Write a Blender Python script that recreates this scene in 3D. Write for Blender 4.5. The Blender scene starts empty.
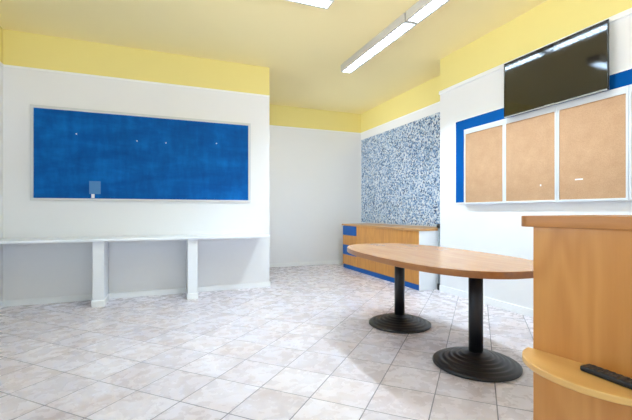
import bpy, bmesh, math, random
from mathutils import Matrix, Vector

S = bpy.context.scene
COL = S.collection
PI = math.pi

# ---------------------------------------------------------------- camera
YAW = 0.3814
cam_d = bpy.data.cameras.new('camera')
cam_d.sensor_width = 36.0
cam_d.lens = 36.0 * 380.34 / 632.0
cam_d.shift_y = 1.63 / 632.0
cam_d.clip_start = 0.05
cam = bpy.data.objects.new('camera', cam_d)
cam.location = (0, 0, 1.10)
cam.rotation_euler = (PI / 2, 0, -YAW)
COL.objects.link(cam)
S.camera = cam

# ---------------------------------------------------------------- daylight, exposure
SKY = (0.60, 0.80, 1.0)
SKY_STRENGTH = 2.6
UPLIGHT = (0.88, 0.94, 1.0)
UPLIGHT_STRENGTH = 7.0
LAMP_STRENGTH = 380.0
LAMP_COLOR = (0.70, 0.86, 1.0)
w = bpy.data.worlds.new('daylight')
S.world = w
w.use_nodes = True
wt = w.node_tree
bg = wt.nodes['Background']
# pale sky above the horizon, an added bright half below it to light the ceiling
wc = wt.nodes.new('ShaderNodeTexCoord')
ws = wt.nodes.new('ShaderNodeSeparateXYZ')
wr = wt.nodes.new('ShaderNodeMapRange')
wr.inputs['From Min'].default_value = -0.05
wr.inputs['From Max'].default_value = 0.05
wm = wt.nodes.new('ShaderNodeMix')
wm.data_type = 'RGBA'
wm.inputs[6].default_value = tuple(c * UPLIGHT_STRENGTH for c in UPLIGHT) + (1,)
wm.inputs[7].default_value = tuple(c * SKY_STRENGTH for c in SKY) + (1,)
wt.links.new(wc.outputs['Generated'], ws.inputs[0])
wt.links.new(ws.outputs[2], wr.inputs['Value'])
wt.links.new(wr.outputs[0], wm.inputs[0])
wt.links.new(wm.outputs[2], bg.inputs[0])
bg.inputs[1].default_value = 1.0
S.view_settings.view_transform = 'Standard'
S.view_settings.look = 'None'
S.view_settings.gamma = 1
S.view_settings.use_curve_mapping = False
S.view_settings.exposure = 0.09


# ---------------------------------------------------------------- materials
def srgb(r, g, b):
    f = lambda c: (c / 255 / 12.92) if c / 255 <= 0.04045 else ((c / 255 + 0.055) / 1.055) ** 2.4
    return (f(r), f(g), f(b), 1.0)


class NT:
    """Small wrapper that wires node materials."""
    def __init__(self, name):
        self.m = bpy.data.materials.new(name)
        self.m.use_nodes = True
        self.t = self.m.node_tree
        self.b = self.t.nodes['Principled BSDF']

    def n(self, kind, **kw):
        nd = self.t.nodes.new(kind)
        for k, v in kw.items():
            setattr(nd, k, v)
        return nd

    def put(self, sock, v):
        if hasattr(v, 'is_output'):
            self.t.links.new(v, sock)
        else:
            sock.default_value = v

    def math(self, op, a, b=None, c=None):
        nd = self.n('ShaderNodeMath', operation=op)
        for i, v in enumerate((a, b, c)):
            if v is not None:
                self.put(nd.inputs[i], v)
        return nd.outputs[0]

    def mix(self, f, a, b, mode='MIX'):
        nd = self.n('ShaderNodeMix', data_type='RGBA', blend_type=mode)
        self.put(nd.inputs[0], f); self.put(nd.inputs[6], a); self.put(nd.inputs[7], b)
        return nd.outputs[2]

    def coords(self, scale=(1, 1, 1), loc=(0, 0, 0), rot=(0, 0, 0)):
        tc = self.n('ShaderNodeTexCoord')
        mp = self.n('ShaderNodeMapping')
        mp.inputs['Scale'].default_value = scale
        mp.inputs['Location'].default_value = loc
        mp.inputs['Rotation'].default_value = rot
        self.t.links.new(tc.outputs['Object'], mp.inputs['Vector'])
        return mp.outputs[0]

    def noise(self, vec, scale, detail=3.0, rough=0.5, dist=0.0):
        nd = self.n('ShaderNodeTexNoise')
        self.put(nd.inputs['Vector'], vec)
        nd.inputs['Scale'].default_value = scale
        nd.inputs['Detail'].default_value = detail
        nd.inputs['Roughness'].default_value = rough
        nd.inputs['Distortion'].default_value = dist
        return nd.outputs[0]

    def ramp(self, f, stops, interp='LINEAR'):
        nd = self.n('ShaderNodeValToRGB')
        nd.color_ramp.interpolation = interp
        e = nd.color_ramp.elements
        while len(e) < len(stops):
            e.new(0.5)
        for i, (p, c) in enumerate(stops):
            e[i].position = p
            e[i].color = c
        self.put(nd.inputs[0], f)
        return nd.outputs[0]

    def bump(self, h, strength, dist=0.002):
        nd = self.n('ShaderNodeBump')
        nd.inputs['Strength'].default_value = strength
        nd.inputs['Distance'].default_value = dist
        self.put(nd.inputs['Height'], h)
        self.t.links.new(nd.outputs[0], self.b.inputs['Normal'])

    def fin(self, color=None, rough=0.5, metal=0.0, spec=None, ior=None, coat=None):
        if color is not None:
            self.put(self.b.inputs['Base Color'], color)
        self.put(self.b.inputs['Roughness'], rough)
        self.b.inputs['Metallic'].default_value = metal
        if spec is not None:
            self.b.inputs['Specular IOR Level'].default_value = spec
        if ior is not None:
            self.b.inputs['IOR'].default_value = ior
        if coat is not None:
            self.b.inputs['Coat Weight'].default_value = coat
            self.b.inputs['Coat Roughness'].default_value = 0.08
        return self.m


def plain(name, rgb, rough=0.5, metal=0.0, spec=None, var=0.04, scale=6.0):
    t = NT(name)
    c = srgb(*rgb)
    d = tuple(x * (1 - var) for x in c[:3]) + (1,)
    f = t.noise(t.coords(), scale, 4)
    return t.fin(t.mix(f, c, d), rough, metal, spec)


def wall_paint(name, rgb, rough=0.6):
    t = NT(name)
    c = srgb(*rgb)
    d = tuple(x * 0.96 for x in c[:3]) + (1,)
    v = t.coords()
    f = t.noise(v, 1.3, 4)
    t.bump(t.noise(v, 260, 2), 0.08, 0.001)
    return t.fin(t.mix(f, c, d), rough, 0, 0.3)


def wood(name, light, dark, axis='z', grain=26.0, rough=0.35, coat=0.0, figure=0.5, seed=0.0):
    """Planed wood: long streaks along one axis, a slow cathedral figure and fine pores."""
    t = NT(name)
    st = {'x': (0.06, 1, 1), 'y': (1, 0.06, 1), 'z': (1, 1, 0.06)}[axis]
    st2 = {'x': (0.3, 1, 1), 'y': (1, 0.3, 1), 'z': (1, 1, 0.3)}[axis]
    off = (seed, seed * 0.7, seed * 1.3)
    fine = t.noise(t.coords(st, off), grain, 6, 0.65)
    slow = t.noise(t.coords(st2, off), 2.6, 2, 0.5, 0.6)
    bands = t.math('SINE', t.math('MULTIPLY', slow, 42.0))
    bands = t.math('MULTIPLY_ADD', bands, 0.5, 0.5)
    f = t.math('ADD', t.math('MULTIPLY', fine, 1 - figure * 0.5), t.math('MULTIPLY', bands, figure * 0.5))
    col = t.ramp(f, [(0.25, srgb(*light)), (0.8, srgb(*dark))])
    t.bump(fine, 0.06, 0.001)
    return t.fin(col, rough, 0, 0.5, coat=coat)


M = {}
M['white_wall'] = wall_paint('white wall paint', (241, 242, 244))
M['yellow_wall'] = wall_paint('yellow wall paint', (244, 229, 150))
M['ceiling'] = wall_paint('pale yellow ceiling paint', (255, 239, 181))
M['white_trim'] = plain('white trim', (249, 251, 252), 0.4)
M['white_laminate'] = plain('white laminate', (240, 244, 249), 0.3)
M['board_frame'] = plain('pale grey enamel frame', (216, 219, 220), 0.4)
M['aluminium'] = plain('anodised aluminium', (222, 228, 234), 0.35, 0.15)
M['lamp_white'] = plain('lamp housing enamel', (205, 202, 196), 0.4)
M['louvre'] = plain('louvre aluminium', (214, 224, 236), 0.4, 0.2)
M['black_metal'] = plain('black powder coat', (24, 24, 28), 0.42, 0.0, 0.5)
M['black_plastic'] = plain('black plastic', (22, 21, 23), 0.35)
M['button'] = plain('button rubber', (64, 62, 66), 0.5)
M['bezel'] = plain('dark bezel plastic', (20, 18, 17), 0.25)
M['silver'] = plain('silver plastic', (170, 172, 172), 0.3, 0.6)
M['blue_lam'] = plain('blue laminate', (0, 84, 162), 0.45, 0, 0.25)
M['blue_flat'] = plain('blue pin board felt', (0, 84, 158), 0.8, 0, 0.1)
M['grey_steel'] = plain('grey steel', (150, 158, 162), 0.4, 0.2)  # tone of the shaded gap beside the cabinet
M['paper'] = plain('white paper', (235, 238, 240), 0.7)
M['blue_paper'] = plain('faded blue paper', (74, 132, 190), 0.7)
M['cabinet_wood'] = wood('orange beech', (214, 152, 72), (178, 112, 40), 'z', 22, 0.35, figure=0.25, seed=3)
M['cabinet_top'] = wood('orange beech top', (208, 160, 102), (176, 122, 66), 'y', 22, 0.35, figure=0.25, seed=5)
M['table_wood'] = wood('beech table top', (202, 152, 100), (176, 122, 74), 'y', 24, 0.26, coat=0.15, figure=0.25, seed=1)
M['table_edge'] = wood('brown edge band', (170, 112, 62), (140, 86, 42), 'y', 24, 0.3, figure=0.1, seed=1)
M['counter_wood'] = wood('honey beech panel', (214, 150, 78), (190, 122, 54), 'z', 14, 0.3, coat=0.15, figure=0.45, seed=7.3)
M['counter_top'] = wood('honey beech slab', (196, 132, 70), (146, 88, 40), 'y', 20, 0.35, figure=0.3, seed=2)
M['shelf_wood'] = wood('pale beech shelf', (232, 184, 112), (214, 160, 88), 'y', 18, 0.3, coat=0.1, figure=0.2, seed=4)


def m_floor():
    t = NT('pale marbled floor tiles')
    tc = t.n('ShaderNodeTexCoord')
    sx = t.n('ShaderNodeSeparateXYZ')
    t.t.links.new(tc.outputs['Object'], sx.inputs[0])
    k = 1 / (math.sqrt(2) * 0.3375)
    u = t.math('SUBTRACT', t.math('MULTIPLY', t.math('ADD', sx.outputs[0], sx.outputs[1]), k), 0.0874)
    v = t.math('ADD', t.math('MULTIPLY', t.math('SUBTRACT', sx.outputs[1], sx.outputs[0]), k), 0.2829)
    edge = []
    ids = []
    for a in (u, v):
        fr = t.math('FRACT', a)
        edge.append(t.math('MINIMUM', fr, t.math('SUBTRACT', 1.0, fr)))
        ids.append(t.math('FLOOR', a))
    d = t.math('MINIMUM', *edge)
    line = t.math('LESS_THAN', d, 0.0095)
    cx = t.n('ShaderNodeCombineXYZ')
    t.put(cx.inputs[0], ids[0]); t.put(cx.inputs[1], ids[1])
    wn = t.n('ShaderNodeTexWhiteNoise', noise_dimensions='3D')
    t.t.links.new(cx.outputs[0], wn.inputs['Vector'])
    # every tile cuts a different piece of the marbling
    off = t.n('ShaderNodeVectorMath', operation='MULTIPLY_ADD')
    t.t.links.new(wn.outputs['Color'], off.inputs[0])
    off.inputs[1].default_value = (40, 40, 40)
    t.t.links.new(tc.outputs['Object'], off.inputs[2])
    m1 = t.noise(off.outputs[0], 3.2, 4, 0.5, 0.4)
    m2 = t.noise(off.outputs[0], 11.0, 3, 0.55, 0.3)
    f = t.math('ADD', t.math('MULTIPLY', m1, 0.72), t.math('MULTIPLY', m2, 0.28))
    col = t.ramp(f, [(0.30, srgb(205, 192, 193)), (0.45, srgb(219, 211, 216)), (0.60, srgb(226, 222, 231))])
    tint = t.mix(wn.outputs['Value'], srgb(255, 253, 251), srgb(240, 238, 239))
    col = t.mix(1.0, col, tint, 'MULTIPLY')
    col = t.mix(line, col, srgb(104, 104, 112))
    rough = t.math('MULTIPLY_ADD', line, 0.4, t.math('MULTIPLY_ADD', m2, 0.15, 0.2))
    t.bump(t.math('SUBTRACT', 1.0, line), 0.3, 0.002)
    return t.fin(col, rough, 0, 0.45)


def m_mosaic():
    t = NT('blue and white glass mosaic')
    v = t.coords()
    vo = t.n('ShaderNodeTexVoronoi', feature='F1')
    t.put(vo.inputs['Vector'], v)
    vo.inputs['Scale'].default_value = 50.0
    sep = t.n('ShaderNodeSeparateColor')
    t.t.links.new(vo.outputs['Color'], sep.inputs[0])
    r = sep.outputs[0]
    r = t.math('ADD', t.math('MULTIPLY', r, 0.8), t.math('MULTIPLY', t.noise(v, 4.0, 3), 0.2))
    col = t.ramp(r, [(0.0, srgb(52, 76, 116)), (0.20, srgb(94, 130, 176)), (0.34, srgb(146, 174, 206)),
                     (0.48, srgb(192, 207, 222)), (0.62, srgb(216, 223, 230)), (0.84, srgb(160, 184, 210))], 'CONSTANT')
    return t.fin(col, 0.35, 0, 0.4)


def m_blue_board():
    t = NT('brushed blue board paint')
    a = t.noise(t.coords((0.5, 1, 1.6)), 3.0, 6, 0.6, 0.4)
    b = t.noise(t.coords((1.8, 1, 0.5), (4, 0, 2)), 6.0, 4, 0.6)
    f = t.math('ADD', t.math('MULTIPLY', a, 0.65), t.math('MULTIPLY', b, 0.35))
    col = t.ramp(f, [(0.3, srgb(0, 68, 134)), (0.5, srgb(0, 88, 164)), (0.7, srgb(8, 114, 198))])
    return t.fin(col, 0.6, 0, 0.12)


def m_cork():
    t = NT('pale cork')
    v = t.coords()
    f = t.math('ADD', t.math('MULTIPLY', t.noise(v, 170, 3, 0.7), 0.7), t.math('MULTIPLY', t.noise(v, 9, 3), 0.3))
    col = t.ramp(f, [(0.3, srgb(172, 134, 100)), (0.7, srgb(202, 166, 132))])
    t.bump(f, 0.2, 0.001)
    return t.fin(col, 0.8, 0, 0.2)


def m_screen():
    t = NT('glossy black screen glass')
    f = t.noise(t.coords(), 3, 2)
    return t.fin(t.mix(f, srgb(20, 15, 10), srgb(15, 11, 8)), 0.06, 0, 0.5, ior=1.75)


def m_glass():
    t = NT('window glass')
    tr = t.n('ShaderNodeBsdfTransparent')
    gl = t.n('ShaderNodeBsdfGlossy')
    gl.inputs['Roughness'].default_value = 0.02
    fr = t.n('ShaderNodeFresnel')
    fr.inputs[0].default_value = 1.45
    mx = t.n('ShaderNodeMixShader')
    t.t.links.new(fr.outputs[0], mx.inputs[0])
    t.t.links.new(tr.outputs[0], mx.inputs[1])
    t.t.links.new(gl.outputs[0], mx.inputs[2])
    t.t.links.new(mx.outputs[0], t.t.nodes['Material Output'].inputs[0])
    return t.m


def m_tube():
    t = NT('lit fluorescent tube')
    t.b.inputs['Emission Color'].default_value = (*LAMP_COLOR, 1)
    t.b.inputs['Emission Strength'].default_value = LAMP_STRENGTH
    return t.fin((0.9, 0.9, 0.9, 1), 0.4)


M['floor'] = m_floor()
M['mosaic'] = m_mosaic()
M['blue_board'] = m_blue_board()
M['cork'] = m_cork()
M['screen'] = m_screen()
M['glass'] = m_glass()
M['tube'] = m_tube()


# ---------------------------------------------------------------- mesh helpers
class MB:
    def __init__(self):
        self.bm = bmesh.new()

    def box(self, x0, x1, y0, y1, z0, z1, bevel=0.0, mi=0, rot=None):
        b = bmesh.new()
        bmesh.ops.create_cube(b, size=1.0)
        bmesh.ops.scale(b, vec=(x1 - x0, y1 - y0, z1 - z0), verts=b.verts)
        if bevel:
            bmesh.ops.bevel(b, geom=b.edges[:], offset=bevel, segments=2, affect='EDGES', profile=0.5)
        if rot:
            bmesh.ops.rotate(b, cent=(0, 0, 0), matrix=rot, verts=b.verts)
        bmesh.ops.translate(b, vec=((x0 + x1) / 2, (y0 + y1) / 2, (z0 + z1) / 2), verts=b.verts)
        return self._join(b, mi)

    def _join(self, b, mi=0):
        for f in b.faces:
            f.material_index = mi
        me = bpy.data.meshes.new('tmp')
        b.to_mesh(me)
        b.free()
        self.bm.from_mesh(me)
        bpy.data.meshes.remove(me)
        return self

    def prism(self, pts, z0, z1, bevel=0.0, mi=0, side_mi=None):
        """Extrude a plan outline (counter-clockwise x, y points) from z0 to z1."""
        b = bmesh.new()
        vs = [b.verts.new((x, y, z0)) for x, y in pts]
        f = b.faces.new(vs)
        r = bmesh.ops.extrude_face_region(b, geom=[f])
        bmesh.ops.translate(b, vec=(0, 0, z1 - z0), verts=[v for v in r['geom'] if isinstance(v, bmesh.types.BMVert)])
        bmesh.ops.recalc_face_normals(b, faces=b.faces)
        if bevel:
            ed = [e for e in b.edges if abs(e.verts[0].co.z - e.verts[1].co.z) < 1e-6]
            bmesh.ops.bevel(b, geom=ed, offset=bevel, segments=3, affect='EDGES', profile=0.5)
        for f in b.faces:
            f.material_index = mi
            if side_mi is not None and abs(f.normal.z) < 0.8:
                f.material_index = side_mi
            if len(pts) > 12 and abs(f.normal.z) < 0.95:
                f.smooth = True
        me = bpy.data.meshes.new('tmp')
        b.to_mesh(me)
        b.free()
        self.bm.from_mesh(me)
        bpy.data.meshes.remove(me)
        return self

    def lathe(self, prof, seg=48, loc=(0, 0, 0), axis='z', mi=0, smooth=True):
        """Revolve (radius, height) points; zero radius closes an end."""
        b = bmesh.new()
        rings = []
        for r, h in prof:
            if r < 1e-6:
                rings.append([b.verts.new((0, 0, h))])
            else:
                rings.append([b.verts.new((r * math.cos(2 * PI * k / seg), r * math.sin(2 * PI * k / seg), h)) for k in range(seg)])
        for A, B in zip(rings, rings[1:]):
            for k in range(seg):
                j = (k + 1) % seg
                if len(A) == 1:
                    b.faces.new((A[0], B[j], B[k]))
                elif len(B) == 1:
                    b.faces.new((A[k], A[j], B[0]))
                else:
                    b.faces.new((A[k], A[j], B[j], B[k]))
        bmesh.ops.recalc_face_normals(b, faces=b.faces)
        for f in b.faces:
            f.smooth = smooth
        if axis == 'x':
            bmesh.ops.rotate(b, cent=(0, 0, 0), matrix=Matrix.Rotation(PI / 2, 3, 'Y'), verts=b.verts)
        if axis == 'y':
            bmesh.ops.rotate(b, cent=(0, 0, 0), matrix=Matrix.Rotation(-PI / 2, 3, 'X'), verts=b.verts)
        bmesh.ops.translate(b, vec=loc, verts=b.verts)
        return self._join(b, mi)

    def build(self, name, mat, parent=None, loc=None):
        me = bpy.data.meshes.new(name)
        self.bm.to_mesh(me)
        self.bm.free()
        for m in (mat if isinstance(mat, (list, tuple)) else [mat]):
            me.materials.append(m)
        o = bpy.data.objects.new(name, me)
        COL.objects.link(o)
        if parent:
            o.parent = parent
        if loc:
            o.location = loc
        return o


def struct(o):
    o['kind'] = 'structure'
    return o


def tag(o, label, cat, group=None):
    o['label'] = label
    o['category'] = cat
    if group:
        o['group'] = group
    return o


def thing(name, label, cat, loc=(0, 0, 0), rz=0.0, group=None):
    o = bpy.data.objects.new(name, None)
    o.empty_display_size = 0.1
    o.location = loc
    o.rotation_euler = (0, 0, rz)
    COL.objects.link(o)
    return tag(o, label, cat, group)


def copy_tree(o, parent=None):
    c = o.copy()
    COL.objects.link(c)
    if parent:
        c.parent = parent
    for ch in list(o.children):
        copy_tree(ch, c)
    return c


# ---------------------------------------------------------------- the room
XL, YL, XE = -1.721, 5.424, 1.441        # left corner, board wall, its free end
YB, XA, XR, YR = 7.272, 3.96, 3.5635, 4.26
YREAR, ZC = -2.2, 3.21
ZB, ZBR = 2.80, 2.765                    # where white turns to yellow
T = 0.12

struct(MB().box(XL - T, XA + T, YREAR - T, YB + T, -0.12, 0).build('floor', M['floor']))
struct(MB().box(XL - T, XA + T, YREAR - T, YB + T, ZC, ZC + 0.12).build('ceiling', M['ceiling']))


def two_tone(name, x0, x1, y0, y1, zb):
    mb = MB()
    mb.box(x0, x1, y0, y1, 0, zb, mi=0)
    mb.box(x0, x1, y0, y1, zb, ZC, mi=1)
    return struct(mb.build(name, [M['white_wall'], M['yellow_wall']]))


two_tone('wall_left', XL, XE, YL, YL + T, ZB)
two_tone('wall_back', XE - T, XA + T, YB, YB + T, ZB)
two_tone('wall_alcove_right', XA, XA + T, YR - T, YB, ZB)
two_tone('wall_right', XR, XR + T, YREAR, YR, ZBR)
two_tone('wall_alcove_front', XR + T, XA, YR - T, YR, ZBR)


def wall_with_unseen_windows(name, axis, at, span, holes, zb):
    """Two-tone wall at x = at (axis 'x') or y = at, thickness outwards, with window holes (a0, a1, z0, z1)."""
    mb = MB()

    def piece(a0, a1, z0, z1):
        for lo, hi, mi in ((0, zb, 0), (zb, ZC, 1)):
            b0, b1 = max(z0, lo), min(z1, hi)
            if b1 > b0 + 1e-5:
                if axis == 'x':
                    mb.box(at - T, at, a0, a1, b0, b1, mi=mi)
                else:
                    mb.box(a0, a1, at - T, at, b0, b1, mi=mi)
    cur = span[0]
    for a0, a1, z0, z1 in holes:
        piece(cur, a0, 0, ZC)
        piece(a0, a1, 0, z0)
        piece(a0, a1, z1, ZC)
        cur = a1
    piece(cur, span[1], 0, ZC)
    return struct(mb.build(name, [M['white_wall'], M['yellow_wall']]))


SIDE_HOLES = [(-1.6, 0.8, 0.85, 2.70), (1.3, 3.7, 0.85, 2.70)]  # side and rear windows are unseen, assumed and added for daylight
REAR_HOLES = [(-1.2, 0.9, 0.12, 2.70), (1.2, 3.3, 0.12, 2.70)]
wall_with_unseen_windows('wall_side', 'x', XL, (YREAR, YL + T), SIDE_HOLES, ZB)
ALC_HOLES = [(5.70, 7.12, 0.40, 2.70)]  # unseen opening added to brighten the alcove
wall_with_unseen_windows('wall_alcove_left', 'x', XE, (YL + T, YB), ALC_HOLES, ZB)
wall_with_unseen_windows('wall_rear', 'y', YREAR, (XL - T, XR + T), REAR_HOLES, ZB)

n = 0
for axis, at, holes in (('x', XL, SIDE_HOLES), ('y', YREAR, REAR_HOLES), ('x', XE, ALC_HOLES)):
    for a0, a1, z0, z1 in holes:
        n += 1
        root = bpy.data.objects.new('window_%d' % n, None)
        COL.objects.link(root)
        root.location = (at - 0.06, (a0 + a1) / 2, z0) if axis == 'x' else ((a0 + a1) / 2, at - 0.06, z0)
        root.rotation_euler = (0, 0, PI / 2 if axis == 'x' else 0)
        struct(root)
        hw, h = (a1 - a0) / 2, z1 - z0
        fr = MB()
        for x0, x1, b0, b1 in ((-hw, -hw + .06, 0, h), (hw - .06, hw, 0, h), (-.035, .035, .06, h - .06),
                               (-hw + .06, hw - .06, 0, .06), (-hw + .06, hw - .06, h - .06, h)):
            fr.box(x0, x1, -.03, .03, b0, b1, 0.004)
        fr.build('window_frame', M['white_trim'], root)
        for x0, x1 in ((-hw + .06, -.035), (.035, hw - .06)):
            MB().box(x0, x1, -.004, .004, .06, h - .06).build('window_pane', M['glass'], root)

# white bead between the two paints
BH = 0.024
struct(MB().box(XL, XE, YL - 0.010, YL, ZB - BH, ZB, 0.003).build('trim_1', M['white_trim']))
struct(MB().box(XE, XA, YB - 0.010, YB, ZB - BH, ZB, 0.003).build('trim_2', M['white_trim']))
struct(MB().box(XA - 0.010, XA, YR, YB - 0.010, ZB - BH, ZB, 0.003).build('trim_3', M['white_trim']))
struct(MB().box(XR - 0.022, XR, YREAR, YR, ZBR - 0.045, ZBR, 0.004).build('trim_4', M['white_trim']))
struct(MB().box(XL, XL + 0.010, YREAR, YL - 0.010, ZB - BH, ZB, 0.003).build('trim_5', M['white_trim']))

SK = 0.075
struct(MB().box(XL + 0.013, XE, YL - 0.013, YL, 0, SK, 0.003).build('baseboard_left', M['white_trim']))
struct(MB().box(XE, XE + 0.013, YL - 0.013, YB - 0.013, 0, SK, 0.003).build('baseboard_alcove', M['white_trim']))
struct(MB().box(XE + 0.013, XA, YB - 0.013, YB, 0, SK, 0.003).build('baseboard_back', M['white_trim']))
struct(MB().box(XR - 0.013, XR, YREAR, YR, 0, SK + 0.01, 0.003).build('baseboard_right', M['white_trim']))
struct(MB().box(XL, XL + 0.013, YREAR, YL, 0, SK, 0.003).build('baseboard_side', M['white_trim']))

# ---------------------------------------------------------------- ceiling lamps
LW, LH, LL = 0.165, 0.10, 1.56


def make_lamp(label):
    """Louvred batten along local y, hanging face at z = 0, body below."""
    root = thing('ceiling_lamp', label, 'ceiling light', group='louvred fluorescent ceiling lights')
    hw, hl = LW / 2, LL / 2
    h = MB()
    h.box(-hw, hw, -hl, hl, -0.03, 0, 0.003)                       # tray
    for s in (-1, 1):
        h.box(s * hw - (0.010 if s > 0 else 0), s * hw + (0.010 if s < 0 else 0), -hl, hl, -LH, -0.03, 0.003)
    h.build('housing', M['lamp_white'], root)
    for s in (-1, 1):
        y0 = s * hl
        MB().box(-hw + .01, hw - .01, min(y0, y0 - s * .018), max(y0, y0 - s * .018), -LH, -0.03, 0.003).build('end_cap', M['lamp_white'], root)
    lv = MB()
    k = 19
    for i in range(k):
        y = -hl + 0.02 + (LL - 0.04) * (i + 0.5) / k
        lv.box(-hw + .012, hw - .012, y - .003, y + .003, -LH + .002, -LH + .024)
    for s in (-1, 1):
        lv.box(s * (hw - .019) - .007, s * (hw - .019) + .007, -hl + .02, hl - .02, -LH + .001, -LH + .03)
    lv.build('louvre', M['louvre'], root)
    tb = MB().lathe([(0, -hl + .05), (.014, -hl + .05), (.014, hl - .05), (0, hl - .05)], 14, (0, 0, -LH + .060), 'y')
    tb.build('tube', M['tube'], root)
    return root


lamp = make_lamp('far lamp of the two in line running towards the alcove')
lamp.location = (2.45, 4.95 - LL / 2, ZC)
lamp2 = copy_tree(lamp)
lamp2.location = (2.45, 4.95 - LL * 1.5 - 0.02, ZC)
lamp2['label'] = 'near lamp of the two in line, cut off by the top edge'
lamp3 = copy_tree(lamp)
lamp3.location = (1.515 - LL / 2, 3.47 - LW / 2, ZC)
lamp3.rotation_euler = (0, 0, PI / 2)
lamp3['label'] = 'ceiling lamp by itself at the top edge, only its end in view'

# ---------------------------------------------------------------- board wall
bx0, bx1, bz0, bz1 = -1.457, 1.158, 1.234, 2.362
b = thing('blue_display_board', 'wide blue painted board in a thin white frame above the white ledge', 'display board', ((bx0 + bx1) / 2, YL, bz0))
hw, hh = (bx1 - bx0) / 2, bz1 - bz0
MB().box(-hw + .03, hw - .03, -0.018, 0, .026, hh - .03).build('board_face', M['blue_board'], b)
fr = MB()
fr.box(-hw, hw, -0.03, 0, hh - .034, hh, 0.004)
fr.box(-hw, hw, -0.03, 0, 0, .028, 0.004)
fr.box(-hw, -hw + .034, -0.03, 0, .028, hh - .034, 0.004)
fr.box(hw - .034, hw, -0.03, 0, .028, hh - .034, 0.004)
fr.build('frame', M['board_frame'], b)

for (x, z), lab in (((-0.987, 2.049), 'white pin near the upper left corner of the blue board'),
                    ((-0.316, 2.010), 'white pin left of the middle on the wide blue board'),
                    ((0.031, 2.007), 'white pin right of the middle on the wide blue board'),
                    ((0.681, 2.044), 'white pin nearest the right end of the wide blue board')):
    p = MB().lathe([(0, 0), (.007, 0), (.007, .004), (.004, .010), (.007, .014), (0, .016)], 14, (0, 0, 0), 'y')
    o = p.build('push_pin', M['paper'], None, (x, YL - 0.018, z))
    o.rotation_euler = (0, 0, PI)
    tag(o, lab, 'pin', 'pins on the blue board')
c = MB().box(-.062, .062, -0.003, 0, -.08, .08).build('paper_scrap', M['blue_paper'], None, (-0.790, YL - 0.018, 1.398))
tag(c, 'faded pale blue paper square stuck low on the blue board', 'paper')
c = MB().box(-.017, .017, -0.004, 0, -.025, .025).build('paper_scrap', M['paper'], None, (-0.811, YL - 0.018, 1.293))
tag(c, 'tiny white paper scrap just under the pale blue square', 'paper')

led = thing('wall_ledge', 'long white ledge on two posts below the blue board', 'ledge', (0, YL, 0))
MB().box(XL + 0.001, 1.325, 4.955 - YL, 0, 0.757, 0.788, 0.004).build('ledge_top', M['white_laminate'], led)
for x in (-0.698, 0.340):
    p = MB().box(x - .058, x + .058, 5.005 - YL, -0.014, 0, 0.757, 0.003).build('support_post', M['white_laminate'], led)
    MB().box(x - .068, x + .068, 4.995 - YL, -0.0135, 0, SK, 0.003).build('base_trim', M['white_trim'], p)

# ---------------------------------------------------------------- alcove
mp = MB().box(XA - 0.013, XA - 0.001, YR + .002, 7.222, 0.875, 2.635).build('mosaic_panel', M['mosaic'])
tag(mp, 'blue and white speckled mosaic panel on the wall above the cabinet', 'mosaic panel')

CX, CY0, CY1, CH = 3.30, 4.36, 6.80, 0.86
cab = thing('storage_cabinet', 'long beech cabinet with blue drawers and blue plinth under the mosaic', 'cabinet', (CX, CY0, 0))
D, Lc = XA - CX - 0.012, CY1 - CY0
MB().box(0.022, D, 0.022, Lc, 0.075, CH - .03, 0.002).build('carcass', M['cabinet_wood'], cab)
MB().box(0.02, D, 0.022, Lc - .02, 0, 0.075).build('plinth', M['blue_lam'], cab)
MB().box(-0.012, D, -0.012, Lc + .03, CH - .03, CH, 0.004).build('worktop', M['cabinet_top'], cab)
MB().box(0, D, 0, 0.02, 0, CH - .03, 0.002).build('end_panel', M['white_laminate'], cab)
yd = 6.235 - CY0
MB().box(0.002, 0.022, 0.022, yd - .003, 0.078, CH - .034, 0.002).build('front_panel', M['cabinet_wood'], cab)
MB().box(0.003, 0.020, 0.022, Lc - .02, 0.0, 0.074, 0.001).build('plinth_board', M['blue_lam'], cab)
zs = [0.078, 0.265, 0.455, 0.645, CH - .034]
for i in range(4):
    d = MB().box(0.0, 0.022, yd + .003, Lc - .002, zs[i] + .002, zs[i + 1] - .002, 0.002)
    o = d.build('drawer', M['blue_lam'] if i % 2 else M['cabinet_wood'], cab)
    if i % 2:
        o['label'] = 'blue drawer front'

pp = thing('steel_post', 'thin grey steel post with black foot between cabinet and wall corner', 'post', (3.60, 4.325, 0))
MB().lathe([(0, .07), (.016, .07), (.016, .872), (0, .872)], 20).build('tube', M['grey_steel'], pp)  # grey tube stands in for shade in the gap by the wall
MB().lathe([(0, 0), (.02, 0), (.024, .02), (.024, .075), (.018, .09), (0, .09)], 20).build('foot', M['black_plastic'], pp)
MB().lathe([(0, .87), (.03, .87), (.034, .89), (.026, .925), (0, .93)], 20).build('cap', M['black_plastic'], pp)

# ---------------------------------------------------------------- right wall
y1, y0 = 3.955, 0.75
bb = thing('blue_wall_board', 'blue board on the right wall showing behind the cork boards', 'display board', (XR, y1, 1.205))
MB().box(-0.012, 0, -(y1 - y0) + .015, -.015, .012, 1.063).build('board_face', M['blue_flat'], bb)
fr = MB()
fr.box(-0.015, 0, -(y1 - y0), 0, 1.063, 1.078, 0.002)
fr.box(-0.015, 0, -(y1 - y0), 0, 0, .012, 0.002)
fr.box(-0.015, 0, -.015, 0, .012, 1.063, 0.002)
fr.box(-0.015, 0, -(y1 - y0), -(y1 - y0) + .015, .012, 1.063, 0.002)
fr.build('frame', M['white_trim'], bb)

PW, PH = 0.607, 0.940


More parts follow.
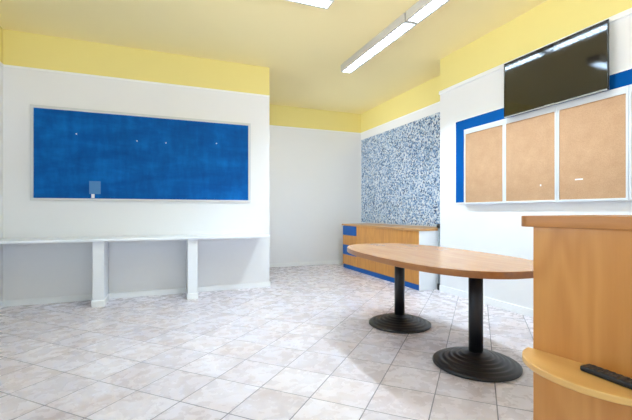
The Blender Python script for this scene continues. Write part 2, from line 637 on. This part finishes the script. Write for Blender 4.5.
def make_cork(label):
    r = thing('cork_board', label, 'cork board', group='cork boards in a row on the right wall')
    f = MB()
    f.box(-.036, 0, -.019, 0, 0, PH, 0.003)
    f.box(-.036, 0, -PW, -PW + .019, 0, PH, 0.003)
    f.box(-.036, 0, -PW + .019, -.019, PH - .061, PH, 0.003)
    f.box(-.036, 0, -PW + .019, -.019, 0, .022, 0.003)
    f.build('frame', M['aluminium'], r)
    MB().box(-.026, -.004, -PW + .019, -.019, .022, PH - .061).build('cork_sheet', M['cork'], r)
    return r


labs = ['cork board at the far end of the row, nearest the alcove',
        'cork board under the far half of the television',
        'cork board under the near half of the television',
        'cork board at the very right edge, only its frame showing']
k0 = make_cork(labs[0])
for i, lab in enumerate(labs):
    k = k0 if i == 0 else copy_tree(k0)
    k.location = (XR - 0.0155, 3.755 - i * (PW + .003), 1.191)
    k['label'] = lab
o = MB().box(-.002, 0, -.035, .035, -.006, .006).build('tape_scrap', M['paper'], None, (XR - 0.0415, 2.33, 1.395))
tag(o, 'white tape scrap on the cork board under the near half of the television', 'tape')
o = MB().box(-.002, 0, -.007, .007, -.009, .009).build('tape_scrap', M['paper'], None, (XR - 0.0415, 2.71, 1.365))
tag(o, 'tiny white tape dot on the cork board under the television far half', 'tape')

TVW, TVH = 1.056, 0.594
tv = thing('television', 'black flat television hung on the right wall above the cork boards', 'television', (3.460, 2.5735, 2.122))
MB().box(0.004, 0.016, -TVW / 2 + .001, TVW / 2 - .001, 0.001, TVH - .001, 0.002).box(.016, .046, -.40, .40, .06, .5, 0.01).build('case', M['silver'], tv)
fr = MB()
bw = .014
fr.box(0, .012, -TVW / 2, TVW / 2, TVH - bw, TVH, 0.003)
fr.box(0, .012, -TVW / 2, -TVW / 2 + bw, .022, TVH - bw, 0.003)
fr.box(0, .012, TVW / 2 - bw, TVW / 2, .022, TVH - bw, 0.003)
fr.box(0, .012, -TVW / 2, TVW / 2, 0, .022, 0.003)
fr.build('bezel', M['bezel'], tv)
MB().box(.002, .010, -TVW / 2 + bw, TVW / 2 - bw, .022, TVH - bw).build('screen', M['screen'], tv)
MB().box(-.004, .006, -TVW / 2 + .01, TVW / 2 - .01, .0, .012, 0.001).build('silver_strip', M['silver'], tv)
MB().box(-.002, .003, -.05, .05, .009, .017, 0.001).build('badge', M['silver'], tv)
MB().box(.046, XR - 3.46, -.22, .22, .22, .46, 0.003).build('wall_bracket', M['black_metal'], tv)

# ---------------------------------------------------------------- oval table
tb = thing('meeting_table', 'long oval beech table on two black pedestal feet', 'table', (2.122, 2.62, 0), -0.054)
pts = []
N = 96
for i in range(N):
    a = 2 * PI * i / N
    ca, sa = math.cos(a), math.sin(a)
    e = 2 / 2.6
    pts.append((-0.06 + 0.512 * math.copysign(abs(ca) ** e, ca), 0.005 + 1.022 * math.copysign(abs(sa) ** e, sa)))
tp = MB().prism(pts, 0.706, 0.750, 0.004, 0, 1)
tp.build('tabletop', [M['table_wood'], M['table_edge']], tb)
prof = [(0, 0), (.290, 0), (.298, .006), (.298, .018), (.286, .026)]
for r, z in ((.250, .036), (.212, .048), (.174, .060), (.136, .072), (.100, .083)):
    prof += [(r + .024, z - .009), (r + .012, z - .007), (r + .006, z + .003), (r - .006, z + .004)]
prof += [(.066, .092), (.054, .098), (0, .098)]
for yy in (-0.508, 0.528):
    bs = MB().lathe(prof, 64, (-.008, yy, 0)).build('pedestal_base', M['black_metal'], tb)
    MB().lathe([(0, .09), (.049, .09), (.049, .690), (0, .690)], 40, (-.008, yy, 0)).build('column', M['black_metal'], tb)
    MB().box(-.2, .2, yy - .05, yy + .05, .690, .706, 0.003).build('mounting_plate', M['black_metal'], tb)

# ---------------------------------------------------------------- reception counter
A = math.radians(10)
ct = thing('reception_counter', 'tall honey beech counter with rounded side shelf in the near right corner', 'counter', (1.258, 0.998, 0), A)
CT = 1.044
MB().box(0, .022, -1.5, 0, 0, CT, 0.0015).build('side_panel', M['counter_wood'], ct)
MB().box(.022, .60, -.022, -.001, 0, CT, 0.0015).build('back_panel', M['counter_wood'], ct)
MB().box(.022, .60, -1.5, -1.478, 0, CT, 0.0015).build('front_panel', M['counter_wood'], ct)
MB().box(.578, .60, -1.478, -.022, 0, CT, 0.0015).build('inner_panel', M['counter_wood'], ct)
pts = []
R = .05
x0, x1, ya, yb = -.018, .64, -1.54, .055
for cx, cy, a0 in ((x1 - R, yb - R, 0), (x0 + R, yb - R, 90), (x0 + R, ya + R, 180), (x1 - R, ya + R, 270)):
    for i in range(9):
        a = math.radians(a0 + i * 11.25)
        pts.append((cx + R * math.cos(a), cy + R * math.sin(a)))
MB().prism(pts, CT, CT + .041, 0.003).build('counter_top', M['counter_top'], ct)
pts = []
for i in range(41):
    a = PI / 2 + PI * i / 40
    pts.append((0.19 * math.cos(a), -0.22 + 0.238 * math.sin(a)))
pts[0] = (0, pts[0][1]); pts[-1] = (0, pts[-1][1])
MB().prism(pts, 0.578, 0.600, 0.004).build('side_shelf', M['shelf_wood'], ct)

rot = Matrix.Rotation(A, 4, 'Z')
pos = Matrix.Translation((1.258, 0.998, 0)) @ rot @ Vector((-.072, -.288, .6005))
rc = thing('remote_control', 'black remote control lying on the rounded counter shelf', 'remote', pos, A - 0.17)
MB().box(-.023, .023, -.1, .1, .0, .017, 0.005).build('body', M['black_plastic'], rc)
for j in range(9):
    for i in (-1, 0, 1):
        yy = .078 - j * .0185
        MB().box(i * .0125 - .0042, i * .0125 + .0042, yy - .0045, yy + .0045, .0155, .019, 0.0008).build('button', M['button'], rc)
